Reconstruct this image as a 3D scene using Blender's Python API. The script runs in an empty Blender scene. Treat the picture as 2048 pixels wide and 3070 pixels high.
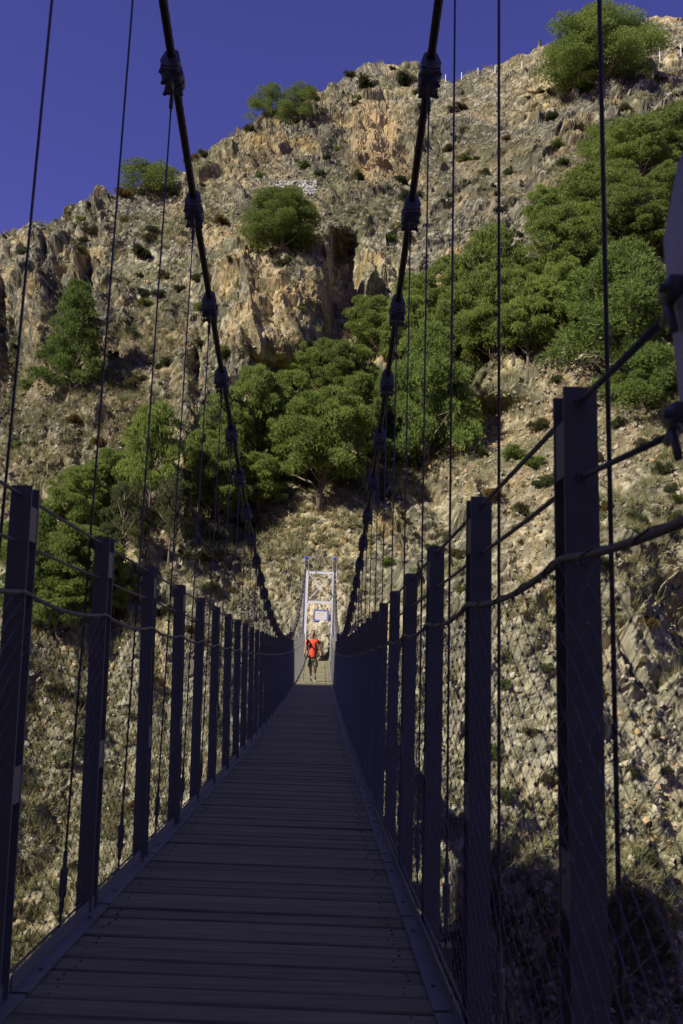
import bpy, bmesh, math, random
import numpy as np
from mathutils import Vector, Matrix
from mathutils.bvhtree import BVHTree
R=math.radians
random.seed(5); rng=np.random.default_rng(7)
S=bpy.context.scene
COL=S.collection
def sm(a,b,x): 
    t=np.clip((x-a)/(b-a),0,1); return t*t*(3-2*t)
# ------------------------------------------------------------------ camera
FPX,PITCH,ROLL,YAW=2492.8,.15955,.03052,.01796
CX=.2395
fwd=Vector((math.sin(YAW)*math.cos(PITCH),math.cos(YAW)*math.cos(PITCH),math.sin(PITCH)))
r0=Vector((math.cos(YAW),-math.sin(YAW),0)); u0=r0.cross(fwd)
RT=r0*math.cos(ROLL)+u0*math.sin(ROLL); UP=u0*math.cos(ROLL)-r0*math.sin(ROLL)
def ray(x,y,k=1.306):                    # photo coordinates (1568 wide) -> direction
    u=(x*k-1024)/FPX; v=(y*k-1535)/FPX
    return (fwd+RT*u-UP*v).normalized()
def photo(P):                            # world (n,3) -> photo coordinates (1568 wide)
    Q=P-np.array([CX,0,0]); d=Q@np.array(fwd)
    d=np.where(d<.01,.01,d)
    return ((Q@np.array(RT))/d*FPX+1024)/1.306, (1535-(Q@np.array(UP))/d*FPX)/1.306
cd=bpy.data.cameras.new('camera'); cam=bpy.data.objects.new('camera',cd); COL.objects.link(cam)
M=Matrix((RT,UP,-fwd)).transposed().to_4x4(); M.translation=(CX,0,0); cam.matrix_world=M
cd.sensor_fit='VERTICAL'; cd.sensor_height=36; cd.sensor_width=24; cd.lens=36*FPX/3070
cd.clip_end=2000; cd.clip_start=.05
cd.dof.use_dof=True; cd.dof.focus_distance=30; cd.dof.aperture_fstop=8
S.camera=cam
# ------------------------------------------------------------------ light
SUN=Vector((-.6,-.5,.62)).normalized()
w=bpy.data.worlds.new('World'); S.world=w; w.use_nodes=True
nt=w.node_tree; bg=nt.nodes['Background']
sky=nt.nodes.new('ShaderNodeTexSky'); sky.sky_type='NISHITA'; sky.sun_disc=False
sky.sun_elevation=math.asin(SUN.z); sky.sun_rotation=math.atan2(SUN.x,SUN.y)
sky.altitude=600; sky.air_density=1.0; sky.dust_density=.3; sky.ozone_density=3.0
mx=nt.nodes.new('ShaderNodeMix'); mx.data_type='RGBA'; mx.blend_type='MULTIPLY'; mx.inputs[0].default_value=1
mx.inputs[7].default_value=(1.34,.88,1.95,1)
nt.links.new(sky.outputs[0],mx.inputs[6]); nt.links.new(mx.outputs[2],bg.inputs[0]); bg.inputs[1].default_value=.0505
sl=bpy.data.lights.new('sun','SUN'); sl.energy=5.0; sl.angle=R(.55); sl.color=(1,.935,.80)
so=bpy.data.objects.new('sun',sl); COL.objects.link(so); so.rotation_euler=SUN.to_track_quat('Z','Y').to_euler()
so.location=(-40,-40,60)
vs=S.view_settings; vs.view_transform='Standard'; vs.look='None'; vs.exposure=.25; vs.gamma=1
S.cycles.max_bounces=5; S.cycles.diffuse_bounces=3; S.cycles.transparent_max_bounces=4
# ------------------------------------------------------------------ materials
def mat(name,col,rough=.6,metal=0,vary=.0,scale=8,bump=0,bscale=30,stretch=(1,1,1),attr=None,trans=0,objrand=0,col2=None,obj_coords=True,spec=.5):
    m=bpy.data.materials.new(name); m.use_nodes=True; n=m.node_tree.nodes; l=m.node_tree.links
    b=n['Principled BSDF']; b.inputs['Roughness'].default_value=rough; b.inputs['Metallic'].default_value=metal
    b.inputs['Specular IOR Level'].default_value=spec
    tc=n.new('ShaderNodeTexCoord'); mp=n.new('ShaderNodeMapping'); mp.inputs['Scale'].default_value=stretch
    l.new(tc.outputs['Object'],mp.inputs[0])
    if attr:
        a=n.new('ShaderNodeAttribute'); a.attribute_name=attr; src=a.outputs['Color']
    else:
        c=n.new('ShaderNodeRGB'); c.outputs[0].default_value=(*col,1); src=c.outputs[0]
    if vary or col2:
        nz=n.new('ShaderNodeTexNoise'); nz.inputs['Scale'].default_value=scale; nz.inputs['Detail'].default_value=8; nz.inputs['Roughness'].default_value=.65
        l.new(mp.outputs[0],nz.inputs['Vector'])
        if col2:
            r=n.new('ShaderNodeValToRGB'); r.color_ramp.elements[0].position=.4; r.color_ramp.elements[1].position=.62
            l.new(nz.outputs[0],r.inputs[0])
            q=n.new('ShaderNodeMix'); q.data_type='RGBA'; l.new(r.outputs[0],q.inputs[0]); l.new(src,q.inputs[6]); q.inputs[7].default_value=(*col2,1); src=q.outputs[2]
        mr=n.new('ShaderNodeMapRange'); mr.inputs[1].default_value=.3; mr.inputs[2].default_value=.7
        mr.inputs[3].default_value=1-vary; mr.inputs[4].default_value=1+vary
        l.new(nz.outputs[0],mr.inputs[0])
        v=n.new('ShaderNodeVectorMath'); v.operation='SCALE'; l.new(src,v.inputs[0]); l.new(mr.outputs[0],v.inputs['Scale']); src=v.outputs[0]
    if objrand:
        oi=n.new('ShaderNodeObjectInfo'); mr=n.new('ShaderNodeMapRange'); mr.inputs[3].default_value=1-objrand; mr.inputs[4].default_value=1+objrand
        l.new(oi.outputs['Random'],mr.inputs[0])
        v=n.new('ShaderNodeVectorMath'); v.operation='SCALE'; l.new(src,v.inputs[0]); l.new(mr.outputs[0],v.inputs['Scale']); src=v.outputs[0]
    l.new(src,b.inputs['Base Color'])
    if bump:
        nb=n.new('ShaderNodeTexNoise'); nb.inputs['Scale'].default_value=bscale; nb.inputs['Detail'].default_value=9; nb.inputs['Roughness'].default_value=.7
        l.new(mp.outputs[0],nb.inputs['Vector'])
        bp=n.new('ShaderNodeBump'); bp.inputs['Strength'].default_value=1; bp.inputs['Distance'].default_value=bump
        l.new(nb.outputs[0],bp.inputs['Height']); l.new(bp.outputs[0],b.inputs['Normal'])
    if trans:
        t=n.new('ShaderNodeBsdfTranslucent'); l.new(src,t.inputs[0]); ms=n.new('ShaderNodeMixShader'); ms.inputs[0].default_value=trans
        l.new(b.outputs[0],ms.inputs[1]); l.new(t.outputs[0],ms.inputs[2]); l.new(ms.outputs[0],n['Material Output'].inputs[0])
    return m
M_STEEL=mat('galvanised_steel',(.25,.252,.235),.6,.1,.12,9,.0004,60)
M_PALE=mat('bright_galvanised_steel',(.68,.68,.76),.55,.1,.1,12)
M_CLAMP=mat('galvanised_clamp',(.22,.215,.20),.5,.3,.12,30)
M_CABLE=mat('weathered_wire_rope',(.09,.075,.06),.6,.3,.2,40)
M_ROPE=mat('grey_wire_rope',(.17,.16,.17),.55,.3,.15,60)
M_BLUE=mat('blue_painted_steel',(.03,.08,.55),.4,0,.1,10)
M_ROCK=mat('rock',(1,1,1),.95,0,.28,2.5,.05,3.0,attr='Col',spec=.15)
M_STONE=mat('loose_stone',(.4,.35,.27),.95,0,.2,3,0,attr='Col',spec=.15)
M_LEAF=mat('pine_needles',(1,1,1),.75,0,0,attr='Col',trans=.45,objrand=.16,spec=.2)
M_GRASS=mat('dry_grass',(1,1,1),.9,0,0,attr='Col',trans=.2,spec=.1)
M_BARK=mat('pine_bark',(.2,.16,.125),.95,0,.35,6,.03,12,(1,1,.3),spec=.1)
M_SKIN=mat('skin',(.42,.22,.14),.6,0,.05)
M_SHIRT=mat('red_cotton',(.76,.09,.045),.85,0,.06,20,.004,30,spec=.2)
M_SHORT=mat('olive_cotton',(.17,.165,.095),.9,0,.12,25,.004,30,spec=.2)
M_BLACK=mat('black_nylon',(.012,.012,.013),.85,0,.1,30,spec=.2)
M_SHOE=mat('grey_shoe',(.10,.095,.09),.8,0,.3,40)
M_SOLE=mat('pale_sole',(.4,.38,.35),.8)
M_WHITE=mat('white',(.75,.75,.74),.6,0,.04)
M_HAIR=mat('grey_hair',(.09,.075,.065),.9,0,.3,60)
# ------------------------------------------------------------------ mesh helper
class MB:
    def __init__(s): s.v=[]; s.f=[]
    def add(s,vs,fs):
        o=len(s.v); s.v+=[tuple(p) for p in vs]; s.f+=[tuple(i+o for i in f) for f in fs]; return s
    def box(s,c,h,rot=None):
        c=Vector(c); P=[]
        for i in range(8):
            p=Vector(((-1,1)[i&1]*h[0],(-1,1)[i>>1&1]*h[1],(-1,1)[i>>2]*h[2]))
            if rot: p=rot@p
            P.append(c+p)
        return s.add(P,[(0,2,3,1),(4,5,7,6),(0,1,5,4),(2,6,7,3),(0,4,6,2),(1,3,7,5)])
    def beam(s,a,b,wx,wz,up=Vector((0,0,1))):
        a=Vector(a); b=Vector(b); d=(b-a); L=d.length; d.normalize(); x=d.cross(up)
        if x.length<1e-4: x=Vector((1,0,0))
        x.normalize(); z=x.cross(d)
        return s.box((a+b)/2,(wx/2,L/2,wz/2),Matrix((x,d,z)).transposed())
    def tube(s,pts,r,n=8,caps=True):
        pts=[Vector(p) for p in pts]; P=[]; F=[]; m=len(pts)
        t=(pts[1]-pts[0]).normalized(); x=t.orthogonal().normalized()
        for i,p in enumerate(pts):
            t=(pts[min(i+1,m-1)]-pts[max(i-1,0)]).normalized(); x=(x-t*x.dot(t)).normalized(); y=t.cross(x)
            rr=r[i] if hasattr(r,'__len__') else r
            for k in range(n):
                q=2*math.pi*k/n; P.append(p+x*math.cos(q)*rr+y*math.sin(q)*rr)
        for i in range(m-1):
            for k in range(n): F.append((i*n+k,i*n+(k+1)%n,(i+1)*n+(k+1)%n,(i+1)*n+k))
        if caps: F.append(tuple(range(n))[::-1]); F.append(tuple((m-1)*n+k for k in range(n)))
        return s.add(P,F)
    def prism(s,outline,y0,y1):       # outline in XZ
        n=len(outline); P=[(x,y0,z) for x,z in outline]+[(x,y1,z) for x,z in outline]
        return s.add(P,[tuple(range(n)),tuple(range(2*n-1,n-1,-1))]+[(i,i+n,(i+1)%n+n,(i+1)%n) for i in range(n)])
    def build(s,name,m,parent=None,smooth=False):
        me=bpy.data.meshes.new(name); me.from_pydata([tuple(p) for p in s.v],[],s.f); me.update()
        bm=bmesh.new(); bm.from_mesh(me); bmesh.ops.recalc_face_normals(bm,faces=bm.faces[:]); bm.to_mesh(me); bm.free()
        if smooth: me.polygons.foreach_set('use_smooth',[True]*len(me.polygons))
        me.materials.append(m); return link(name,me,parent)
def link(name,data,parent=None):
    o=bpy.data.objects.new(name,data); COL.objects.link(o)
    if parent: o.parent=parent
    return o
def tag(o,label=None,cat=None,group=None,kind=None):
    if label: o['label']=label
    if cat: o['category']=cat
    if group: o['group']=group
    if kind: o['kind']=kind
    return o
def np_mesh(name,V,F,m,cols=None,smooth=False):   # V (n,3), F (m,k) arrays
    me=bpy.data.meshes.new(name); k=F.shape[1]
    me.vertices.add(len(V)); me.vertices.foreach_set('co',V.astype(np.float32).ravel())
    me.loops.add(F.size); me.loops.foreach_set('vertex_index',F.astype(np.int32).ravel())
    me.polygons.add(len(F)); me.polygons.foreach_set('loop_start',np.arange(0,F.size,k,dtype=np.int32))
    me.polygons.foreach_set('loop_total',np.full(len(F),k,dtype=np.int32))
    if smooth: me.polygons.foreach_set('use_smooth',np.ones(len(F),dtype=bool))
    else: me.polygons.foreach_set('use_smooth',np.zeros(len(F),dtype=bool))
    me.update(calc_edges=True)
    if cols is not None:
        a=me.color_attributes.new('Col','FLOAT_COLOR','POINT')
        a.data.foreach_set('color',np.c_[cols,np.ones(len(cols))].astype(np.float32).ravel())
    me.materials.append(m); return me
# ------------------------------------------------------------------ numpy noise
def hsh(i,j,k,s):
    h=(i.astype(np.int64)*374761393+j.astype(np.int64)*668265263+k.astype(np.int64)*2147483647+s*1274126177)&0xffffffff
    h=((h^(h>>13))*1274126177)&0xffffffff
    h=((h^(h>>15))*2246822519)&0xffffffff
    return ((h^(h>>16))&0xffffff)/16777215.
def vn(P,s=0):
    I=np.floor(P); f=P-I; I=I.astype(np.int64); f=f*f*(3-2*f); r=0
    for a in (0,1):
        wa=f[:,0] if a else 1-f[:,0]
        for b in (0,1):
            wb=f[:,1] if b else 1-f[:,1]
            for c in (0,1):
                r=r+wa*wb*(f[:,2] if c else 1-f[:,2])*hsh(I[:,0]+a,I[:,1]+b,I[:,2]+c,s)
    return r*2-1
def fbm(P,o=4,s=0,g=.5):
    r=0; a=1; t=0
    for i in range(o): r=r+a*vn(P*2**i+i*17.3,s+i); t+=a; a*=g
    return r/t
def facet(P,s=0):       # fractured-block noise: a tilted plane per cell; also the cell's random number and edge distance
    I=np.round(P).astype(np.int64); best=np.full(len(P),9.); sec=np.full(len(P),9.); h=np.zeros(len(P)); cid=np.zeros(len(P))
    for a in (-1,0):
        for b in (-1,0):
            for c in (-1,0):
                i=I[:,0]+a; j=I[:,1]+b; k=I[:,2]+c
                dx=P[:,0]-i-.15-.7*hsh(i,j,k,s); dy=P[:,1]-j-.15-.7*hsh(i,j,k,s+1); dz=P[:,2]-k-.15-.7*hsh(i,j,k,s+2)
                d=dx*dx+dy*dy+dz*dz; m=d<best
                sec=np.where(m,best,np.minimum(sec,d)); best=np.where(m,d,best)
                hh=(hsh(i,j,k,s+3)-.5)+1.1*(dx*(hsh(i,j,k,s+4)-.5)+dy*(hsh(i,j,k,s+5)-.5)+dz*(hsh(i,j,k,s+6)-.5))*1.6
                h=np.where(m,hh,h); cid=np.where(m,hsh(i,j,k,s+7),cid)
    return h,cid,np.sqrt(sec)-np.sqrt(best)
# ------------------------------------------------------------------ far mountain side
RIDGE=[(-400,700),(-100,590),(0,556),(50,540),(70,520),(90,512),(130,497),(160,478),(190,464),(230,453),(285,442),(330,436),(390,405),(425,398),(450,362),(480,345),(520,318),(560,292),(600,268),(640,250),(690,236),(720,212),(760,196),(800,182),(820,160),(835,150),(872,150),(885,158),(905,153),(935,139),(950,142),(975,165),(1010,186),(1060,180),(1100,170),(1140,156),(1165,140),(1200,125),(1260,118),(1300,105),(1400,70),(1490,45),(1568,40),(1700,20),(2200,-60)]
ra=[];re=[]
for x,y in RIDGE:
    d=ray(x,y); ra.append(d.x/d.y); re.append(d.z/d.y)
a_in=np.linspace(-.44,.5,800)
a_g=np.r_[-.44-.02*np.cumsum(1.18**np.arange(16)),][::-1]
a_h=.5+.02*np.cumsum(1.18**np.arange(16))
A=np.r_[a_g,a_in,a_h]
er=np.interp(A,ra,re)
er+=.004*np.interp(A*60,np.arange(-400,400),rng.normal(size=800))*(abs(A)<.6)
NV=1150
vrow=np.linspace(0,1,NV); elo=-.5
EE=elo+(er[None,:]-elo)*vrow[:,None]
lowrows=[-3.2,-2.4,-1.8,-1.4,-1.1,-.9,-.75,-.62,-.55]
EE=np.r_[np.array(lowrows)[:,None]*np.ones_like(er)[None,:],EE]
AA=np.ones(len(EE))[:,None]*A[None,:]
na,ne=len(A),len(EE)
a=AA.ravel(); e=EE.ravel()
def baseY(a,e):
    f=1-.17*sm(.08,.42,a)*sm(-.1,.25,e)+.05*sm(-.1,-.4,a)
    return 64/(1.35-e)*f
Y=baseY(a,e)
def tangent_frame(a,e,Y): return np.c_[a*Y+CX,Y,e*Y]
P=tangent_frame(a,e,Y)
px_,py_=photo(P)
guard=sm(.9,1.6,np.hypot((a+.0)/.07,(e-.03)/.13))      # the rock stays clear of the far bridge end
farw=sm(1.2,.5,abs(a))
def blob(cx,cy,rx,ry,p=2): return np.exp(-(np.abs((px_-cx)/rx)**p+np.abs((py_-cy)/ry)**p))
W=P+2.5*np.c_[vn(P*.11,50),vn(P*.11,51),vn(P*.11,52)]
# big forms: change of distance
big=6*fbm(P*.028,3,1)+2.5*fbm(P*.075,3,9)
st=(P[:,2]+6*fbm(P*.04,2,20))/13.; stf=st-np.floor(st); ter=(sm(.0,.8,stf)*.5+sm(.4,1,stf)*.5-stf)*4.
bx=W[:,0]*.90+W[:,2]*.40; bl=-W[:,0]*.40+W[:,2]*.9      # strata lean from upper left to lower right
Q=np.c_[bx*.30,W[:,1]*.1,bl*.045]
rib=1-np.abs(fbm(Q,3,30))*2.2
rocky=np.clip(.62+.9*fbm(P*.045,3,70)+.5*blob(620,660,170,200)+.7*blob(100,700,220,160)+.5*blob(780,330,200,110)+.4*blob(1450,1450,160,260)+.4*blob(1080,1500,60,250)-.9*blob(1150,1000,330,110)-.6*blob(640,500,160,40)-.7*blob(150,880,220,60)-.5*blob(350,600,60,260)-.5*blob(1080,330,140,140)-.6*blob(1350,980,220,80)-.6*blob(150,1650,160,260)-.3*blob(1080,250,200,120),0,1)
dist=big+ter*(.4+.6*rocky)-(rib-.4)*2.0*rocky
# protruding buttress with the dark gully on its right
gx=px_+9*fbm(P*.3,2,80); 
dist-=6.5*blob(640,700,130,140,4)*sm(762,738,gx)
dist+=7.5*sm(746,768,gx)*sm(850,800,gx)*.75*sm(520,600,py_)*sm(800,720,py_)
dist-=2.2*blob(850,300,45,85,4)
dist+=4.5*blob(1120,965,120,55)-1.5*blob(1120,1080,170,45)
dist+=3*blob(885,300,18,60)-1.5*blob(560,340,90,50)
dist+=4.0*blob(205,665,12,60)+5.5*blob(45,830,28,110)+5*blob(5,740,22,130)+4*blob(452,855,12,45)-4*blob(95,700,30,130)-3*blob(430,1000,30,120)+2.5*blob(1085,1760,10,120)
dist-=2.5*blob(410,1080,60,90)
Y=Y+dist*guard*farw
P=tangent_frame(a,e,Y)
nrm=np.array([-.12,-.80,.59])
W=P+.8*np.c_[vn(P*.35,53),vn(P*.35,54),vn(P*.35,55)]
wr=sm(-.25,.25,(px_-940)/900+.35*fbm(P*.05,2,60)-.5*blob(870,340,80,120))
def fam(c_,s_,sc1,sd):
    u=W[:,0]*c_+W[:,2]*s_; v=-W[:,0]*s_+W[:,2]*c_
    return u,v
uL,vL=fam(.86,.50,0,0)          # steep ribs falling to the right
uR,vR=fam(.60,-.80,0,0)         # bedding rising to the right
sx=uL*(1-wr)+uR*wr; sl_=vL*(1-wr)+vR*wr
def two(a_,b_,c_,sd):
    L=facet(np.c_[uL*a_,W[:,1]*b_,vL*c_],sd); Rr_=facet(np.c_[uR*a_,W[:,1]*b_,vR*c_],sd)
    m=wr>.5
    return tuple(np.where(m,r_,l_) for l_,r_ in zip(L,Rr_))
f1,c1,e1=two(.34,.24,.24,3)
W=W+.10*np.c_[vn(P*2.2,56),vn(P*2.2,57),vn(P*2.2,58)]
uL,vL=fam(.86,.50,0,0); uR,vR=fam(.60,-.80,0,0)
f2,c2,e2=two(1.0,.9,.72,13)
f3,c3,e3=two(3.2,2.8,2.3,23)
f4,c4,e4=facet(P*4.2,33)
fine=fbm(P*2.2,3,41)
rgh=.10+.90*rocky
g1_=(f1+.38)*sm(0,.34,e1); g2_=(f2+.38)*sm(0,.34,e2); g3_=(f3+.38)*sm(0,.34,e3); g4_=(f4+.38)*sm(0,.3,e4)
disp=(g1_*1.5+g2_*.40)*rgh
small=g3_*.15*(.3+.7*rgh)+g4_*.055+fine*.12*(1+rocky)

g2=.25+.75*guard
P=P+nrm[None,:]*((disp*g2+small)*farw)[:,None]
# colours
grey=np.array([.150,.138,.104]); tan=np.array([.245,.203,.120]); och=np.array([.43,.30,.13]); soil=np.array([.28,.195,.11]); pale=np.array([.47,.43,.32]); olive=np.array([.115,.118,.058]); dark=np.array([.13,.12,.11])
def mixc(c,d,t): return c*(1-t[:,None])+d[None,:]*t[:,None]
n1=fbm(P*.07,4,90); n2=fbm(P*.25,4,95); n3=fbm(P*.9,3,99)
c=np.repeat(grey[None,:],len(P),0)
c=mixc(c,tan,sm(-.2,.6,n1+.6*n2+.35*(c1-.5)+.3*blob(640,660,170,150)))
c=mixc(c,och,np.clip(sm(.1,.6,n2+.5*(c2-.4)+.35*n3)*.75+.9*blob(865,330,60,80)*sm(-.5,.1,n3)+.5*blob(600,330,140,50)*sm(-.3,.3,n2)+.5*blob(600,640,150,130)*sm(-.3,.3,n2)+.5*blob(90,1080,100,60)+.5*blob(410,1060,60,90)+.3*blob(735,1390,80,90)*sm(-.3,.3,n3),0,.95)*(.3+.7*rocky))
c=mixc(c,soil,np.clip((1-rocky)*sm(-.2,.5,n2+.1)*.5+.7*blob(1150,1010,330,70)+.5*blob(1480,900,120,80)+.4*blob(150,880,200,60),0,.85))
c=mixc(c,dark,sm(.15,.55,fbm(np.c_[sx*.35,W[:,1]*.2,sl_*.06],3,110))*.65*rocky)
c=mixc(c,pale,sm(.55,.9,c3+.35*n3+.25*blob(1350,1750,250,400)+.3*blob(740,1400,90,120)+.2*blob(640,740,90,90))*.55)
c=mixc(c,olive,(1-.6*np.clip(blob(120,1750,360,520),0,1))*np.clip(sm(-.08,.3,fbm(P*.35,4,120)+.25*n3-.25*rocky+.1)*(.85-.45*rocky),0,.8)*(.35+.65*guard))
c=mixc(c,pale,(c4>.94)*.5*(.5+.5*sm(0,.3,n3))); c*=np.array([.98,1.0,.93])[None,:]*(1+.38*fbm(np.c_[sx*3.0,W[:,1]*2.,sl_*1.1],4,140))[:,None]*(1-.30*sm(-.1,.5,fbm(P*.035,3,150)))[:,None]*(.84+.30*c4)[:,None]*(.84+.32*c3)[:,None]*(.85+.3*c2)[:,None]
c=mixc(c,np.array([.50,.37,.19]),.65*sm(.2,.8,blob(868,330,62,85)+.5*n3)+.35*sm(.3,.8,blob(640,720,110,110)+.8*n3))
hy=sm(.25,.95,blob(740,1400,60,90)); c=mixc(c,np.array([.66,.56,.40]),hy*.8*sm(-.5,.1,n3))
low=np.clip(blob(120,1750,360,520)+blob(1400,1650,300,460),0,1); c=mixc(c,np.array([.36,.335,.245]),low*.75*(.4+.6*sm(-.3,.3,n2)))
idx=np.arange(na*ne).reshape(ne,na)
F=np.stack([idx[:-1,:-1],idx[:-1,1:],idx[1:,1:],idx[1:,:-1]],-1).reshape(-1,4)
# body behind the ridge
top=P[idx[-1]]; back=[];bc=[]
for k,(dy,dz) in enumerate([(.6,-.05),(1.6,-.3),(3.5,-1.2),(7,-3.5),(14,-8),(30,-20),(60,-48)]):
    q=top+np.array([0,dy,dz]); q[:,2]+=.5*vn(q*.5,130+k); back.append(q); bc.append(c[idx[-1]])
nb=len(P); P2=np.r_[P,np.concatenate(back)]; C2=np.r_[c,np.concatenate(bc)]
bi=np.r_[idx[-1][None,:],nb+np.arange(7*na).reshape(7,na)]
FB=np.stack([bi[:-1,:-1],bi[:-1,1:],bi[1:,1:],bi[1:,:-1]],-1).reshape(-1,4)
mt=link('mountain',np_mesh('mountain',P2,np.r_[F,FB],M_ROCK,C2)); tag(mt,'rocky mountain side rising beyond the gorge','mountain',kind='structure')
# coarse copy for placing things
sj=np.arange(0,na,3); si=np.arange(0,ne,3); sub=idx[np.ix_(si,sj)]
VS=P[sub.ravel()]; k_=np.arange(sub.size).reshape(sub.shape)
FS=np.stack([k_[:-1,:-1],k_[:-1,1:],k_[1:,1:],k_[1:,:-1]],-1).reshape(-1,4)
BV=BVHTree.FromPolygons([tuple(v) for v in VS.tolist()],FS.tolist())
CO=Vector((CX,0,0))
def hit(x,y):
    for k in range(60):
        h=BV.ray_cast(CO,ray(x,y+k*2))
        if h[0]: return h[0]
    return Vector((0,60,0))
ppx,ppy=photo(P)
# ------------------------------------------------------------------ near bank, gorge floor, the height that shades the bridge, a rise added against skylight
PLN=(-.252,.6,.24)
gx_=np.linspace(-130,70,260); gy_=np.linspace(-120,46,230)
GX,GY=np.meshgrid(gx_,gy_); x=GX.ravel(); y=GY.ravel()
P3=np.c_[x,y,0*x]
hb=-1.15-1.9*np.maximum(0,y+.6)-.25*np.maximum(0,abs(x)-5)-.5*np.maximum(0,x-8)
hb=np.where(y<-.6,-1.15+1.35*np.maximum(0,-y-5)-.25*np.maximum(0,x-8)*(y>-8),hb); hb=np.minimum(hb,60+8*fbm(np.c_[x,y,0*x]*.03,2,205))  # unseen steep rise behind the camera, added to keep skylight off the post fronts
Ssurf=np.minimum(-1.3+(-PLN[0]*x-PLN[1]*(y-30))/PLN[2],-1.3+(-.11*x-.6*(y-30))/.59)
hm=np.minimum(Ssurf-.5,78+6*fbm(P3*.03,3,200))-5.5*np.maximum(0,x+19)
fl=-33+3*fbm(P3*.06,3,210)+0*x
h=np.maximum(np.maximum(np.minimum(hb,Ssurf-2),hm),fl)
calm=1-np.exp(-((x/6)**2+((y+3)/6)**2))
h=h+(.7*fbm(P3*.15,4,220)+.35*facet(P3*.5,230)[0])*calm
P3[:,2]=h
n2=fbm(P3*.2,3,240); c3_=np.repeat(np.array([[.25,.22,.18]]),len(P3),0)*(1+.3*n2)[:,None]
k_=np.arange(len(P3)).reshape(GX.shape)
F3=np.stack([k_[:-1,:-1],k_[:-1,1:],k_[1:,1:],k_[1:,:-1]],-1).reshape(-1,4)
keep=P3[F3].mean(1); keepm=(keep[:,2]>-34)
nbk=link('near_bank',np_mesh('near_bank',P3,F3[keepm],M_ROCK,c3_)); tag(nbk,'near bank of the gorge with the height that shades the bridge and an added rise behind the camera','hill',kind='structure')
# ------------------------------------------------------------------ the bridge
T=45.80; SK=.04926; Qs=-.00431*.01
HP_,WD,HC=1.544,.613,.780; HPX=.725
def dk(s): return -.9723-.04094*s+.00093*s*s
def dsl(s): return -.04094+.00186*s
def cz(s): return 5.23533-.43097*s+.00918*s*s
def csl(s): return -.43097+.01836*s
def B(s,x,z=0): return Vector((x+Qs*s*(T-s), s-SK*x, dk(s)+z))
def Cb(s,sd): return Vector((sd*HC+Qs*s*(T-s), s-SK*sd*HC, cz(s)))
P0S=1.583; J0=2.704
bridge=link('footbridge',None); bridge.location=(0,0,0)
tag(bridge,'suspension footbridge with plank deck, wire net railings and steel posts crossing the gorge','bridge')
# deck
d=MB(); nm=8; rnd=random.Random(3)
s=J0-5; k=0
while s<47.3:
    w_=1/nm; 
    for i in range(nm):
        a0=s+i*w_+.005; a1=s+(i+1)*w_-.005; z=rnd.uniform(-.006,.003); tl=rnd.uniform(-.003,.003)
        n=4; ch=.006; vs=[];
        for xx in (-.70,-.35,0,.35,.70):
            for (ss,zz) in ((a0,-.035),(a0,-ch),(a0+ch,0),(a1-ch,0),(a1,-ch),(a1,-.035)):
                vs.append(B(ss,xx,zz+z+tl*xx))
        fs=[]
        for q in range(4):
            for e_ in range(6): fs.append((q*6+e_,q*6+(e_+1)%6,(q+1)*6+(e_+1)%6,(q+1)*6+e_))
        fs+=[(0,1,2,3,4,5),(29,28,27,26,25,24)]
        d.add(vs,fs)
    s+=1
M_WOOD=bpy.data.materials.new('weathered_planks'); M_WOOD.use_nodes=True
n=M_WOOD.node_tree.nodes; l=M_WOOD.node_tree.links; b=n['Principled BSDF']; b.inputs['Roughness'].default_value=.8; b.inputs['Specular IOR Level'].default_value=.25
ge=n.new('ShaderNodeNewGeometry'); mp=n.new('ShaderNodeMapping'); mp.inputs['Scale'].default_value=(2.5,60,20); l.new(ge.outputs['Position'],mp.inputs[0])
nz=n.new('ShaderNodeTexNoise'); nz.inputs['Scale'].default_value=1; nz.inputs['Detail'].default_value=7; l.new(mp.outputs[0],nz.inputs[0])
cr=n.new('ShaderNodeValToRGB'); cr.color_ramp.elements[0].position=.3; cr.color_ramp.elements[0].color=(.22,.20,.115,1); cr.color_ramp.elements[1].position=.7; cr.color_ramp.elements[1].color=(.38,.345,.205,1)
l.new(nz.outputs[0],cr.inputs[0])
mr=n.new('ShaderNodeMapRange'); mr.inputs[3].default_value=.80; mr.inputs[4].default_value=1.05; l.new(ge.outputs['Random Per Island'],mr.inputs[0])
v=n.new('ShaderNodeVectorMath'); v.operation='SCALE'; l.new(cr.outputs[0],v.inputs[0]); l.new(mr.outputs[0],v.inputs['Scale']); l.new(v.outputs[0],b.inputs['Base Color'])
bp=n.new('ShaderNodeBump'); bp.inputs['Distance'].default_value=.004; l.new(nz.outputs[0],bp.inputs['Height']); l.new(bp.outputs[0],b.inputs['Normal'])
dko=d.build('deck',M_WOOD,bridge)
fx=MB(); s=J0-3; r2=random.Random(9)
while s<12:
    for i in range(nm):
        for xx in (-.56,-.54,.54,.56)[::2] if i%2 else (-.55,.56):
            for q in (.032,.092):
                p=B(s+i/nm+q+r2.uniform(-.005,.005),xx+r2.uniform(-.008,.008),-.008); fx.tube([p,p+Vector((0,0,.0105))],.0048,6)
    s+=1
tag(fx.build('deck_screw',M_ROPE,dko),kind='stuff')
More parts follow.
